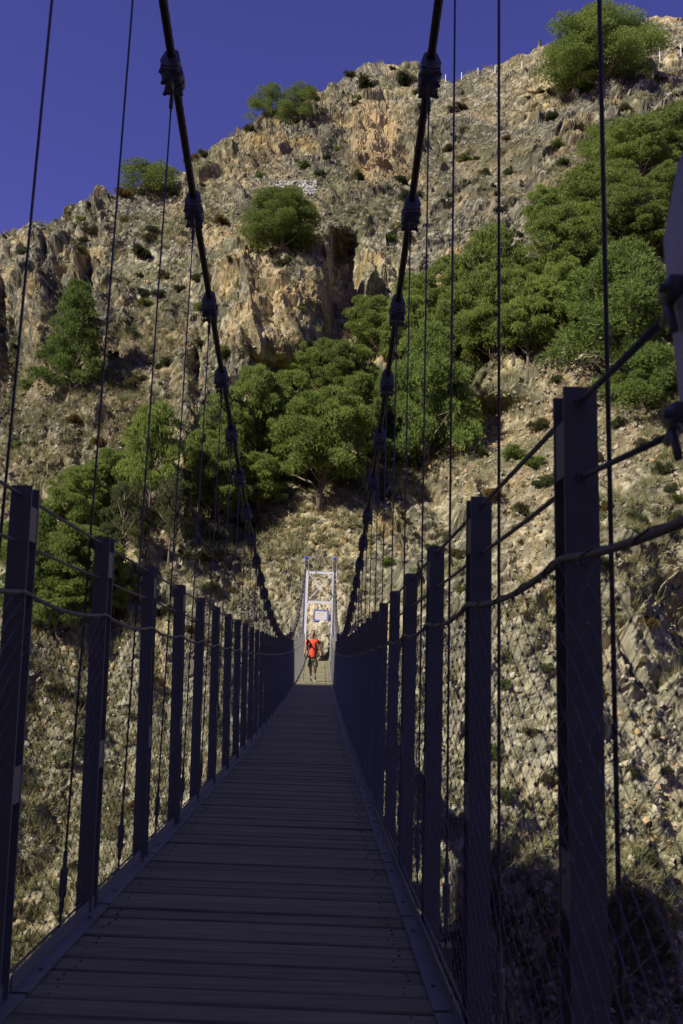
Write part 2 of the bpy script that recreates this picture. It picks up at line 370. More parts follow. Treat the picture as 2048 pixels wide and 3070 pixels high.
# kerb angles, side stringers
for sd in (-1,1):
    kb=MB(); st_=MB(); s=J0-5
    while s<46.5:
        a0,a1=s+.012,s+.992
        sec=[(WD,.004),(WD,.010),(WD+.052,.010),(WD+.052,.055),(WD+.058,.055),(WD+.058,.004)]
        vs=[];
        for q in range(3):
            ss=a0+(a1-a0)*q/2
            for (xx,zz) in sec: vs.append(B(ss,sd*xx,zz))
        fs=[(q*6+i,q*6+(i+1)%6,(q+1)*6+(i+1)%6,(q+1)*6+i) for q in range(2) for i in range(6)]+[(0,1,2,3,4,5),(17,16,15,14,13,12)]
        kb.add(vs,fs)
        for q in (.2,.8):
            p=B(a0+q*(a1-a0),sd*(WD+.025),.012); kb.tube([p,p+Vector((0,0,.006))],.008,6)
        st_.beam(B(s,sd*.66,-.08),B(s+1,sd*.66,-.08),.05,.08)
        s+=1
    kb.build('kerb_angle',M_STEEL,bridge); st_.build('stringer',M_STEEL,bridge)
s=J0-3
cbm=MB(); cbm.box((0,0,0),(.80,.04,.035))
cb0=None
while s<46:
    if cb0 is None: cb0=cbm.build('crossbeam',M_STEEL,bridge); o=cb0
    else: o=cb0.copy(); COL.objects.link(o); o.parent=bridge
    o.location=B(s,0,-.158); s+=1
# posts: two flanges, a web, small plates
def make_post():
    m=MB(); W2=.0325; L=HP_+.22
    m.box((0,-.003,-L/2),(W2,.003,L/2)); m.box((0,.072,-L/2),(W2,.003,L/2)); m.box((0,.0345,-L/2),(.003,.0345,L/2))
    for z in (-.12,-.92):
        for sx_ in (-1,1): m.box((sx_*.0275,.0345,z),(.0025,.0343,.055))
    for z in (-.03,-.178,-.335): m.tube([(0,-.012,z),(0,-.006,z)],.011,8)
    return m.build('post',M_STEEL,bridge)
post0=make_post(); first=True; POSTS=[]
for sd in (-1,1):
    for k in range(-1,44):
        s=P0S+k
        if first: o=post0; first=False
        else: o=post0.copy(); COL.objects.link(o); o.parent=bridge
        o.location=B(s,sd*HPX,HP_); o.rotation_euler=(R(random.uniform(-.5,.5)),R(random.uniform(-.3,.3)-(1.6 if sd<0 else 0)),R(random.uniform(-1.5,1.5))); POSTS.append(o)
# railing ropes
for sd in (-1,1):
    for nm_,off,sag,r in (('handrail_rope',-.030,.0,.0062),('middle_rope',-.178,.004,.0055),('lower_rope',-.335,.028,.0075)):
        pts=[]
        for k in range(-1,44):
            for q in range(8):
                s=P0S+k+q/8
                if k==-1 and sd==1 and s<1.12 and nm_!='lower_rope': continue
                pts.append(B(s,sd*(HPX-(.0 if off>-.3 else .036)),HP_+off-sag*4*(q/8)*(1-q/8)))
        if sd==1 and nm_!='lower_rope': pts=[q_ for q_ in pts if q_.y>1.5]; pts.insert(0,Vector((HPX-.012,1.08,dk(1.12)+HP_+off-(.022 if off>-.1 else .048))))
        rp=MB().tube(pts,r,8)
        o=rp.build(nm_,M_ROPE,bridge,True)
        if nm_=='lower_rope':
            lc=MB(); pp=[]; N=int((len(pts)-1)*8*1.2)
            for i in range(int(46*24)):
                u=i/(46*24)*(len(pts)-1.001); j=int(u); p=pts[j].lerp(pts[j+1],u-j); an=i*2*math.pi/6
                if p.y>20: break
                pp.append(p+Vector((math.cos(an)*.0095,0,math.sin(an)*.0095)))
            lc.tube(pp,.0022,4); lc.build('lacing',M_ROPE,o,True)
    foot=[B(P0S-1+k*.5,sd*(HPX-.036),.05) for k in range(0,90)]
    MB().tube(foot,.005,6).build('foot_rope',M_ROPE,bridge,True)
    # net
    net=MB(); dw,dh_=.1,.068; slope=dh_/dw; H0,H1=.04,HP_-.345
    run=(H1-H0)/slope; xx=sd*(HPX-.040)
    for dr in (-1,1):
        i=0; s0=P0S-1-run
        while s0<T-.9:
            pts=[]
            for q in range(0,19):
                s=s0+(run*q/18 if dr>0 else run*(1-q/18)); z=H0+(H1-H0)*q/18
                if P0S-1<=s<=T-1.2:
                    ph=(s-P0S)%1; zz=z-.028*4*ph*(1-ph)*(z-H0)/(H1-H0)
                    pts.append(B(s,xx+.004*math.sin(s*9+z*13),zz))
            if len(pts)>1: net.tube(pts,.0010,3,False)
            s0+=dw
    s=P0S-1
    while s<9:
        r_=0; z=H0
        while z<H1:
            ph=(s-P0S)%1; p=B(s+(dw/2 if r_%2 else 0),xx,z-.028*4*ph*(1-ph)*(z-H0)/(H1-H0))
            g=.0034
            net.add([p+Vector((g,0,0)),p-Vector((g,0,0)),p+Vector((0,g,0)),p-Vector((0,g,0)),p+Vector((0,0,g*1.8)),p-Vector((0,0,g*1.8))],[(0,2,4),(2,1,4),(1,3,4),(3,0,4),(2,0,5),(1,2,5),(3,1,5),(0,3,5)])
            z+=dh_/2; r_+=1
        s+=dw
    net.build('wire_net',M_CLAMP,bridge)
# main cables with clamps
cl=MB()
def lobe(rt,rb,zt,zb,n=14):
    return [(rt*math.sin(t),zt+rt*math.cos(t)) for t in np.linspace(-math.pi/2,math.pi/2,n)]+[(rb*math.cos(t),zb-rb*math.sin(t)) for t in np.linspace(.15,math.pi-.15,n)]
for yy,rt,rb,zb in ((-.08,.040,.054,-.035),(0,.042,.062,-.045),(.08,.048,.056,-.030)):
    cl.prism(lobe(rt,rb,.014,zb),yy-.019,yy+.019)
    for sx_ in (-1,1):
        cl.tube([(sx_*.044,yy,-.125),(sx_*.044,yy,-.03)],.007,6); cl.tube([(sx_*.044,yy,-.122),(sx_*.044,yy,-.112)],.012,6)
cl.box((0,.0,-.128),(.012,.035,.03))
for yy in (-.08,0,.08): cl.box((0,yy,-.104),(.047,.015,.005))
CLAMP=None
for sd in (-1,1):
    # six strands twisted
    m=MB(); prof=[]; s=-.6; S_=[]
    while s<T+.05: S_.append(s); s+=(.018 if s<9 else .06 if s<20 else .25)
    nn=24; V=[];Fc=[]
    for i,s in enumerate(S_):
        p=Cb(s,sd); t=Vector((0,1,csl(s))).normalized(); ux=Vector((1,0,0)); uz=ux.cross(t)
        for q in range(nn):
            th=2*math.pi*q/nn; r=.0215+.0050*abs(math.cos(3*(th-s*2*math.pi/.42))) if s<20 else .0245
            V.append(p+ux*math.cos(th)*r+uz*math.sin(th)*r)
    for i in range(len(S_)-1):
        for q in range(nn): Fc.append((i*nn+q,i*nn+(q+1)%nn,(i+1)*nn+(q+1)%nn,(i+1)*nn+q))
    m.add(V,Fc); cable=m.build('main_cable',M_CABLE,bridge,True)
    back_=MB().tube([Cb(T,sd),Vector((sd*HC,T+6,4.0)) ],.018,8).build('backstay',M_CABLE,bridge,True)
    for k in range(0,44):
        s=P0S+k
        if CLAMP is None: cl.v=[(p[0]*1.15,p[1]*.92,p[2]*1.12) for p in cl.v]; CLAMP=cl.build('clamp',M_CLAMP,cable); o=CLAMP
        else: o=CLAMP.copy(); COL.objects.link(o); o.parent=cable
        o.location=Cb(s,sd); o.rotation_euler=(math.atan(csl(s)),0,R(random.uniform(-2,2)))
        # hanger
        tp=Cb(s,sd)-Vector((0,0,.145)); bt=B(s,sd*HC,-.12)
        if tp.z-.2>bt.z:
            hg=MB().tube([tp,bt],.0050,8).build('hanger',M_ROPE,bridge,True)
            sk=MB()
            sk.tube([tp+Vector((0,0,.02)),tp-Vector((0,0,.05))],.010,8).tube([tp-Vector((0,0,.05)),tp-Vector((0,0,.075))],.0135,8).tube([tp-Vector((0,0,.077)),tp-Vector((0,0,.115))],.0125,8)
            sk.tube([tp-Vector((0,0,.117)),tp-Vector((0,0,.14))],.007,8)
            sk.build('socket',M_CLAMP,hg,True)
            if bt.z+.55<tp.z-.2:
                sk=MB(); b2=bt+Vector((0,0,.12))
                sk.tube([b2,b2+Vector((0,0,.06)),b2+Vector((0,0,.065)),b2+Vector((0,0,.17)),b2+Vector((0,0,.175)),b2+Vector((0,0,.24))],[.010,.010,.016,.016,.009,.009],8)
                sk.box(bt,(.022,.03,.06)); sk.build('turnbuckle',M_CLAMP,hg)
# towers
def tower(sT,full=True):
    base=B(sT,0,0); cx0=base.x; z0=base.z; yT=sT
    zt=cz(sT); tw=MB(); hw=.045
    zb1=zt-.80; zb2=zt-2.42
    for z in (zb1,zb2):
        tw.box((cx0,yT,z),(HC-.12,.045,.058)); tw.box((cx0,yT,z+.062),(HC-.12,.055,.004)); tw.box((cx0,yT,z-.062),(HC-.12,.055,.004))
    t=tw.build('tower',M_PALE,bridge)
    br=MB(); x1=HC-.14
    br.beam((cx0-x1,yT-.01,zb1-.07),(cx0+x1,yT-.01,zb2+.07),.012,.042,Vector((1,0,1))); br.beam((cx0-x1,yT+.008,zb2+.07),(cx0+x1,yT+.008,zb1-.07),.012,.042,Vector((1,0,-1)))
    br.build('brace',M_PALE,t)
    for sd in (-1,1):
        lg=MB(); X=cx0+sd*HC
        # channel pair with web set back
        h0=z0-1.6
        lg.box((X-.115,yT,(h0+zt+.09)/2),(.006,.075,(zt+.09-h0)/2)); lg.box((X+.115,yT,(h0+zt+.09)/2),(.006,.075,(zt+.09-h0)/2))
        lg.box((X,yT+.02,(h0+zt-.70)/2),(.109,.006,(zt-.70-h0)/2))
        lg.box((X-sd*.075,yT-.06,(h0+zt-.72)/2),(.034,.006,(zt-.72-h0)/2))
        lg.box((X,yT,h0+.01),(.2,.2,.02))
        lg.build('tower_leg',M_PALE,t)
        sa=MB(); sa.prism([(X+.062*math.cos(q)*1.0,zt-.005+.075*math.sin(q)) for q in np.linspace(0,2*math.pi,20,endpoint=False)],yT-.11,yT+.11)
        sa.tube([(X-.15,yT-.02,zt),(X+.15,yT-.02,zt)],.03,10); sa.box((X,yT,zt-.07),(.10,.09,.02))
        sa.tube([(X,yT-.16,zt-.05),(X,yT-.05,zt)],.036,10)
        sa.build('saddle',M_BLUE,t,False)
tower(T); tower(-.62)
# rope end plate next to the camera, with its forks
ep=MB(); yz=[(.1,-1.15),(.84,-1.15),(1.085,.575),(1.03,.66),(.2,.9)]
n5=len(yz); ep.add([(.700,y_,z_) for y_,z_ in yz]+[(.712,y_,z_) for y_,z_ in yz],[tuple(range(n5)),tuple(range(2*n5-1,n5-1,-1))]+[(i,i+n5,(i+1)%n5+n5,(i+1)%n5) for i in range(n5)])
epo=ep.build('end_plate',M_PALE,bridge)
for off in (-.03,-.178):
    z=dk(1.12)+HP_+off-(.022 if off>-.1 else .048); fk=MB()
    fk.tube([(.695,1.055,z+.005),(.712,1.10,z),(.716,1.13,z-.004)],[.010,.010,.0075],8); fk.box((.692,1.045,z+.01),(.009,.022,.012)); fk.tube([(.674,1.04,z+.01),(.72,1.04,z+.01)],.007,8)
    fk.tube([(.69,1.05,z-.01),(.692,1.04,z-.05)],.006,6)
    fk.build('rope_fork',M_CLAMP,epo,True)
# abutment
ab=MB(); ab.box((0,T+1.0,dk(T)-1.0),(1.25,1.15,.92)); ab.build('abutment',mat('concrete',(.36,.33,.28),.9,0,.2,4,.01,10),bridge)
# ------------------------------------------------------------------ vegetation
def blades(P,D,L,Wd,rs):      # thin triangles: base point, direction, length, width -> V,F
    n=len(P); D=D/np.linalg.norm(D,axis=1)[:,None]
    r=rs.normal(size=(n,3)); X=np.cross(D,r); X/=np.linalg.norm(X,axis=1)[:,None]+1e-9
    V=np.empty((n,3,3)); V[:,0]=P-X*Wd[:,None]; V[:,1]=P+X*Wd[:,None]; V[:,2]=P+D*L[:,None]
    return V.reshape(-1,3),np.arange(3*n).reshape(-1,3)
def crown_mesh(name,clumps,rs,ntuft,tl,tw,cA,cB,up=.5,inner=.12):
    # clumps: (centre, radii); tufts sit over each clump's shell
    cc=np.array([c for c,_ in clumps]); rr=np.array([r for _,r in clumps]); vol=(rr.prod(1))**(2/3); pr=vol/vol.sum()
    ci=rs.choice(len(cc),ntuft,p=pr)
    d=rs.normal(size=(ntuft,3)); d[:,2]+=.6; d/=np.linalg.norm(d,axis=1)[:,None]
    rad=1.08-np.abs(rs.normal(size=ntuft))*.30-(rs.random(ntuft)<inner*.6)*rs.random(ntuft)*.6
    P=cc[ci]+d*rr[ci]*rad[:,None]
    nb_=5
    PP=np.repeat(P,nb_,0)+rs.normal(size=(ntuft*nb_,3))*tl*.15
    DD=np.repeat(d+np.array([0,0,up]),nb_,0)+rs.normal(size=(ntuft*nb_,3))*.75
    L=tl*(.6+.8*rs.random(len(PP))); V,F=blades(PP,DD,L,np.full(len(PP),tw)*(.6+.8*rs.random(len(PP))),rs)
    t=np.clip(rs.random(ntuft)*.6+.4*rs.random(len(cc))[ci],0,1)
    dead=rs.random(ntuft)<.04
    col=cA*(1-t[:,None])+cB*t[:,None]; col[dead]=np.array([.12,.09,.05])
    C=np.repeat(col,nb_*3,0)
    return np_mesh(name,V,F,M_LEAF,C)
def branch_mesh(name,limbs,rs):
    m=MB()
    for pts,r in limbs: m.tube(pts,r,7)
    me=bpy.data.meshes.new(name); me.from_pydata([tuple(p) for p in m.v],[],m.f); me.update(); me.materials.append(M_BARK)
    me.polygons.foreach_set('use_smooth',[True]*len(me.polygons)); return me
G1,G2=np.array([.165,.23,.052]),np.array([.355,.43,.11])
B1,B2=np.array([.125,.185,.045]),np.array([.27,.36,.09])
D1,D2=np.array([.07,.09,.035]),np.array([.15,.175,.07])
def pine(kind,seed):          # unit tree: height 1, crown about .8 wide
    rs=np.random.default_rng(seed); cl_=[]; limbs=[]
    lean=rs.normal(size=2)*.04; hb={'round':.30,'big':.12,'tall':.45,'cone':.08,'bush':.0,'blue':.08,'sparse':.4}[kind]
    tr=[]; 
    for i in range(7):
        t=i/6; tr.append((lean[0]*t*t+.015*rs.normal()*(i>0),lean[1]*t*t,t*.9-.04))
    limbs.append((tr,[.028*(1-.8*i/6)+.004 for i in range(7)]))
    n={'round':96,'big':120,'tall':60,'cone':80,'bush':44,'blue':100,'sparse':26}[kind]
    for i in range(n):
        u=(i+.5)/n; z=hb+(1-hb)*u*.92
        if kind=='cone': rm=.40*(1-u)**.75+.05
        elif kind=='blue': rm=.46*(1-u**2.2)+.06
        elif kind=='bush': rm=.5*math.sqrt(max(0,1-(u*.95)**2))
        else: rm=.48*math.sqrt(max(0,1-(abs(u-.38)/.66)**2.2))
        an=i*2.399+rs.normal()*.5; q=rm*(.55+.45*rs.random())*(1 if i%4 else .35)
        r_=(.072+.06*rs.random())*({'round':.80,'tall':.85,'big':.9,'blue':.85,'cone':.8,'sparse':.8}.get(kind,1))
        c=(q*math.cos(an),q*math.sin(an),z)
        cl_.append((c,(r_*1.3,r_*1.3,r_*(.52 if kind!='blue' else .9))))
        if i%3==0 or kind=='sparse':
            z0=max(.03,z-.14-.1*rs.random()); t=z0/.9
            p0=(lean[0]*t*t,lean[1]*t*t,z0); limbs.append(([p0,(c[0]*.5+.01*rs.normal(),c[1]*.5,(z0+z)/2+.0),c],[.010,.007,.003]))
            for _ in range(2):
                o=rs.normal(size=3)*.06; limbs.append(([c,(c[0]+o[0],c[1]+o[1],c[2]+o[2]*.5)],[.0035,.0015]))
    if kind in('sparse','tall'):
        for _ in range(14):
            z0=hb*rs.random()+.1; an=rs.random()*6.3; q=.1+.16*rs.random()
            limbs.append(([(0,0,z0),(q*.5*math.cos(an),q*.5*math.sin(an),z0+.03),(q*math.cos(an),q*math.sin(an),z0+.01)],[.005,.003,.001]))
    nt_={'round':14000,'big':38000,'tall':9000,'cone':10000,'bush':8000,'blue':14000,'sparse':3000}[kind]
    ca,cb={'blue':(B1,B2),'cone':(B1*.85,B2*.85),'bush':(G1*.85,G2*.9),'sparse':(D1,D2)}.get(kind,(G1,G2))
    fs_=.68 if kind=='big' else 1
    crown=crown_mesh('pine_crown',cl_,rs,nt_,.026*fs_,.0042*fs_,ca,cb,.45)
    return branch_mesh('trunk',limbs,rs),crown
LIB={k:[pine(k,sd) for sd in sds] for k,sds in {'round':(1,2,3,4),'tall':(5,6),'cone':(7,),'big':(21,22),'bush':(8,9),'blue':(10,11),'sparse':(12,13)}.items()}
cnt={}
def put_tree(name,kind,x,yb,yt,wd,label,cat='tree',group=None,sink=.0):
    p=hit(x,yb); dY=(p-CO).length
    dtop=ray(x,yt); tt=p.y/dtop.y; H=max(.5,dtop.z*tt-p.z); Wm=wd*1.306*dY/FPX*1.02
    i=cnt.get(kind,0); cnt[kind]=i+1; tm,cm=LIB[kind][i%len(LIB[kind])]
    r=link(name,None); r.location=p-Vector((0,0,sink*H)); r.rotation_euler=(0,0,random.uniform(0,6.28)); sc=Wm/.98
    r.scale=(sc,sc,H*1.0)
    link('trunk',tm,r); link('crown',cm,r)
    return tag(r,label,cat,group)
PN='pine_tree'
TR=[
('big',1378,205,48,212,'large round pine on the ridge at the upper right'),
('big',648,570,445,165,'lone pine on the buttress above the dark gully'),
('cone',160,905,635,165,'dark shaggy pine alone on the cliff at the left'),
('bush',340,450,374,140,'round bright pine on the skyline left of the left main cable'),
('bush',622,266,205,92,'low pine on the skyline, left of the darker bushy one'),
('bush',688,278,203,98,'dark bushy pine on the skyline beside a lower brighter one'),
('tall',335,1290,925,135,'slender bright pine rising in front of the pale cliff, left of the left cable'),
('round',250,1230,1030,110,'smaller pine just left of the slender bright pine'),
('round',172,1260,1068,140,'pine behind the second railing post from the left'),
('blue',80,1420,1170,160,'pine behind the leftmost railing post'),
('round',170,1420,1200,170,'broad pine at the foot of the left slope'),
('round',130,1480,1330,140,'lowest pine of the left slope, above the pale scree'),
('sparse',275,1330,1100,110,'thin dark pine with bare branches left of the slender bright one'),
('sparse',385,1310,1090,90,'thin pine with a bare grey trunk below the orange overhang'),
('sparse',400,1290,1110,70,'second bare-trunked pine, just right of the one below the orange overhang'),
('round',260,1440,1290,90,'small pine low between the second and third railing posts'),
('round',585,1110,842,140,'tall pine left of the broad central pine'),
('round',515,1130,890,120,'pine behind the left main cable, left of the tall one'),
('round',500,1230,1010,130,'pine low behind the left hangers'),
('round',590,1195,1040,130,'pine below and left of the broad central pine'),
('round',735,1170,895,225,'broad central pine standing on its own dark trunk'),
('round',715,900,785,95,'small pine peeking over the broad central pine'),
('round',800,960,795,150,'pine above the right shoulder of the broad central pine'),
('round',850,830,680,115,'pine at the foot of the dark gully'),
('tall',822,1085,860,110,'pine with a leaning bare trunk right of the broad central pine'),
('blue',890,1075,850,150,'blue green pine just left of the right main cable'),
('round',930,880,680,120,'pine directly behind the right main cable, high on the slope'),
('blue',982,1062,745,210,'big bluish pine right of the right main cable with a thick trunk'),
('round',1040,790,590,125,'pine right of the right main cable, in front of the tan cliff'),
('round',1135,800,520,150,'tall pine in front of the grey cliff in the middle of the right slope'),
('tall',1130,890,690,130,'pine with a pale crooked trunk in the middle of the right slope'),
('tall',1212,870,680,130,'pine with a bare trunk beside the pale crooked one'),
('round',1200,760,600,110,'pine between the tall one and the dense right stand'),
('round',1250,560,432,90,'slim pine at the upper left edge of the right stand'),
('round',1300,690,480,170,'broad pine inside the right stand, left of the nearest hanger'),
('round',1375,540,385,170,'pine in the upper middle of the right stand'),
('bush',1375,385,288,95,'pine at the top left corner of the right stand'),
('round',1470,420,280,150,'pine at the top of the right stand, right of the nearest hanger'),
('round',1545,400,255,130,'pine at the top right corner of the picture slope'),
('round',1545,500,380,110,'pine by the right edge below the corner one'),
('round',1440,570,425,130,'dark pine in the centre of the right stand'),
('round',1500,600,480,130,'pine right of the dark one in the right stand'),
('round',1330,600,470,100,'small pine between two broad ones in the right stand'),
('blue',1440,850,570,300,'largest bluish pine with dense tufts near the right edge'),
('blue',1480,945,770,200,'low bluish pine with grey dead twigs under the largest one'),
('blue',1345,790,680,110,'small bluish pine at the left foot of the largest one'),
('round',1240,800,640,110,'pine at the left foot of the broad pine in the right stand'),
('round',1080,870,650,150,'pine filling the slope left of the pale crooked trunk'),
('round',1050,960,775,120,'low pine beside the big bluish pine, on its right'),
('round',1180,830,620,140,'pine behind the pale crooked trunk'),
('round',1290,790,600,130,'pine between the right stand and the largest bluish pine'),
('round',955,800,630,120,'pine on the right side of the right main cable, highest one beside it'),
('round',765,940,780,120,'pine between the small peeking pine and the dark gully foot'),
('round',660,1020,850,120,'pine squeezed between the tall one and the broad central pine'),
('round',455,1180,985,90,'narrow pine left of the left main cable hangers'),
('round',1420,410,300,110,'pine between the two pines at the top of the right stand'),
('round',1395,680,560,120,'pine above the left shoulder of the largest bluish pine'),
('round',55,1330,1190,130,'pine cut by the leftmost hanger at the left edge'),
('round',215,1370,1230,110,'pine just right of the broad one at the foot of the left slope'),
('round',675,1110,990,110,'low pine at the left foot of the broad central pine'),
]
for k_,x_,yb,yt,wd,lb in TR: put_tree(PN,k_,x_,yb,yt,wd,lb,'pine tree','pines on the mountain side')
# bushes and shrubs
SH=[]
for sd_ in range(5):
    rs=np.random.default_rng(40+sd_); cl_=[]
    for i in range(16):
        an=rs.random()*6.3; q=.45*rs.random(); cl_.append(((q*math.cos(an),q*math.sin(an),.15+.35*rs.random()),(.10+.12*rs.random(),)*2+(.10+.1*rs.random(),)))
    ca,cb=[(D1,D2),(D1*.6,D2*.65),(np.array([.09,.085,.035]),np.array([.15,.14,.06])),(G1*.7,G2*.7),(np.array([.14,.10,.03]),np.array([.22,.15,.05]))][sd_]
    SH.append(crown_mesh('shrub',cl_,rs,800,.10,.013,ca,cb,.5,.3))
def shrub(p,r,i,label,group='shrubs scattered over the rocks',cat='shrub'):
    o=link('shrub',SH[i]); o.location=p-Vector((0,0,.12*r)); o.scale=(r,r,r*random.uniform(.75,1.15)); o.rotation_euler=(0,0,random.uniform(0,6.3)); return tag(o,label,cat,group)
for x_,y_,w_,lb in [(835,200,48,'dark shrub tucked left of the rock pinnacle on the skyline'),(927,190,52,'dark shrub right of the rock pinnacle on the skyline'),(320,585,50,'dark shrub below the skyline pine at the left'),(920,410,30,'dark shrub at the foot of the ochre cliff'),(1268,268,30,'dark flat shrub below the large ridge pine'),(705,215,36,'grey shrub on the skyline behind the dark bushy pine')]:
    p=hit(x_,y_+8); r=w_*1.306*(p-CO).length/FPX; shrub(p,r,1,lb)
LBS=['small dark green shrub on the rock face','small dark shrub on the rock face','small brown dry shrub on the rock face','small bright green shrub on the rock face','small orange brown dry shrub on the rock face']
GRP=['dark green shrubs','dark shrubs','brown dry shrubs','bright green shrubs','orange brown dry shrubs']
inview=np.where((ppx>5)&(ppx<1563)&(ppy>60)&(ppy<2340)&((guard.ravel()>.5)|(P[:,2]>2.6)))[0]
dsh=fbm(P[inview]*.12,3,300); 
tries=0; placed=[]
while len(placed)<290 and tries<9000:
    tries+=1; j=inview[rng.integers(len(inview))]; x_,y_=ppx[j],ppy[j]
    if random.random()>.25+.5*(1-rocky[j]): continue
    if 640<x_<830 and 1180<y_<1700: continue
    if y_>1450 and random.random()<.35: continue
    if 1380<x_ and y_>1990 and random.random()<.5: continue
    if any(abs(x_-q[0])+abs(y_-q[1])<22 for q in placed): continue
    placed.append((x_,y_)); i=random.choice((0,0,0,1,2,2,2,3,4))
    shrub(Vector(P[j]),random.uniform(.7,1.9)*(.6 if y_>1300 else 1),i,LBS[i],GRP[i])
# tussocks (stuff)
rs=np.random.default_rng(77); wgt=(.25+.8*(1-rocky[inview]))*sm(-.3,.4,dsh)+.05
zon=np.exp(-(((ppx[inview]-650)/200)**2+((ppy[inview]-1260)/110)**2))+0
wgt=(wgt+.3*zon)*(1-.65*low[inview]); wgt/=wgt.sum()
jj=inview[rs.choice(len(inview),6000,p=wgt)]
base=P[jj]; nbl=36; sz=.26+.55*rs.random(len(jj))**1.5
PP=np.repeat(base,nbl,0)+rs.normal(size=(len(jj)*nbl,3))*np.array([.10,.10,.02])*np.repeat(sz,nbl)[:,None]*1.8
DD=rs.normal(size=(len(PP),3))*.65+np.array([0,-.15,.9])
V,Fg=blades(PP,DD,np.repeat(sz,nbl)*(.7+.6*rs.random(len(PP))),np.full(len(PP),.017),rs)
tt=np.repeat(rs.random(len(jj)),nbl*3)[:,None]; gcol=np.array([.19,.21,.09])*(1-tt)+np.array([.38,.33,.18])*tt
gr=link('grass',np_mesh('grass',V,Fg,M_GRASS,gcol)); tag(gr,'dry esparto grass tufts over the slopes','grass',kind='stuff')
# loose stones (stuff)
ico=[];bm=bmesh.new(); bmesh.ops.create_icosphere(bm,subdivisions=1,radius=1); iv=np.array([v.co[:] for v in bm.verts]); fi=np.array([[v.index for v in f.verts] for f in bm.faces]); bm.free()
wgt=np.clip(1-1.15*rocky[inview],.03,1)*sm(-.5,.5,-dsh)+.02
for (cx_,cy_,rx,ry,am) in ((680,430,50,18,9),(1190,320,70,14,3),(1130,1050,200,50,.8),(200,980,150,60,.8),(150,1600,170,250,.7),(1300,2150,60,120,2.5),(740,1420,60,60,.2),(1430,1900,140,120,.4)):
    wgt=wgt+am*.4*np.exp(-(((ppx[inview]-cx_)/rx)**2+((ppy[inview]-cy_)/ry)**2))
wgt/=wgt.sum()
def stones(n,lo,hi,wg,pool,sd):
    rs=np.random.default_rng(sd); j=pool[rs.choice(len(pool),n,p=wg)]
    r=lo+(hi-lo)*rs.random(n)**3; sc=r[:,None,None]*(iv[None]*(.6+.6*rs.random((n,1,3))))*(1+.25*rs.normal(size=(n,len(iv),1)))
    an=rs.random(n)*6.28; ca,sa=np.cos(an),np.sin(an)
    X=sc[:,:,0]*ca[:,None]-sc[:,:,2]*sa[:,None]; Z=sc[:,:,0]*sa[:,None]+sc[:,:,2]*ca[:,None]
    V=np.stack([X,sc[:,:,1],Z],-1)+P[j][:,None,:]+np.array([0,-.03,.02])
    Fx=(fi[None]+np.arange(n)[:,None,None]*len(iv)).reshape(-1,3)
    t=rs.random(n)[:,None]; cc=(np.array([.20,.18,.14])*(1-t)+np.array([.46,.41,.31])*t); cc[rs.random(n)<.2]=np.array([.46,.33,.18])
    return V.reshape(-1,3),Fx,np.repeat(cc,len(iv),0)
V,Fx,cc=stones(10500,.03,.19,wgt,inview,5)
sto=link('scree',np_mesh('scree',V,Fx,M_STONE,cc)); tag(sto,'pale loose stones lying on the slopes','scree',kind='stuff')
# dry stone wall on the ledge
pool=np.where((abs(ppx-680)<46)&(abs(ppy-(432+.0*ppx))<15))[0]
V,Fx,cc=stones(900,.10,.26,np.full(len(pool),1/len(pool)),pool,8); cc=np.clip(cc.mean(1)[:,None]*np.array([[1.15,1.12,1.0]])*1.15,0,.6)
ws=link('dry_stone_wall',np_mesh('dry_stone_wall',V,Fx,M_STONE,cc)); tag(ws,'pale dry stone wall on the ledge above the lone pine','stone wall')
# white posts of the path on the ridge
wp=MB(); wp.tube([(0,0,-.4),(0,0,.95)],.06,8).tube([(0,0,.95),(0,0,1.0)],.075,8)
wp0=None
for x_,y_ in [(1336/1.306,(360)/1.531/1.306+6),(1384/1.306,350/1.531/1.306+6),(1433.5/1.306,330/1.531/1.306+6),(1484.5/1.306,322/1.531/1.306+6),(1565/1.306,300/1.531/1.306+6),(1979/1.306,285/1.531/1.306),(2042/1.306,262/1.531/1.306)]:
    if wp0 is None: wp0=wp.build('marker_post',M_WHITE); o=wp0
    else: o=wp0.copy(); COL.objects.link(o)
    o.location=hit(x_,y_); o.scale=(1,1,1.0 if x_<1400 else 1.9)
    tag(o,'small white post standing along the path on the ridge skyline' if x_<1400 else 'taller white post beside the path right of the large ridge pine','post','white posts of the ridge path')
# ------------------------------------------------------------------ tiled plaque
sgc=hit(737,1413); 
dd=ray(737,1413); pl=sgc-dd*.30; SC=1.306*(pl-CO).length/FPX
sw,shh=46.0/1.306*SC/2,35.5/1.306*SC/2
sign=link('tile_plaque',None); sign.location=pl; sign.rotation_euler=(0,R(1.0),R(4)); tag(sign,'tiled plaque with blue patterned border and orange lettering on the rock behind the tower','sign')
MB().box((0,.05,0),(sw,.045,shh)).build('backing',M_SHORT,sign)
bo=MB(); 
for z in (-1,1): bo.box((0,-.002,z*(shh*.84)),(sw,.006,shh*.16))
for x_ in (-1,1): bo.box((x_*sw*.875,-.0025,0),(sw*.125,.006,shh*.68))
M_TB=mat('blue_tile',(.13,.17,.50),.25,0,.15,40)
tb=bo.build('border',M_TB,sign)
ye=MB(); wt=MB()
for i in range(14):
    q=-sw*.92+i*sw*1.84/13
    for z in (-1,1): (ye if i%2 else wt).tube([(q,-.011,z*shh*.84),(q,-.008,z*shh*.84)],.019,6)
for i in range(1,9):
    q=-shh*.8+i*shh*1.6/9
    for x_ in (-1,1): (ye if i%2 else wt).tube([(x_*sw*.875,-.0115,q),(x_*sw*.875,-.0085,q)],.019,6)
ye.build('tile_motif',mat('ochre_glaze',(.55,.36,.06),.3),tb); wt.build('tile_motif',M_WHITE,tb)
MB().box((0,-.001,0),(sw*.78,.006,shh*.71)).build('panel',M_WHITE,sign)
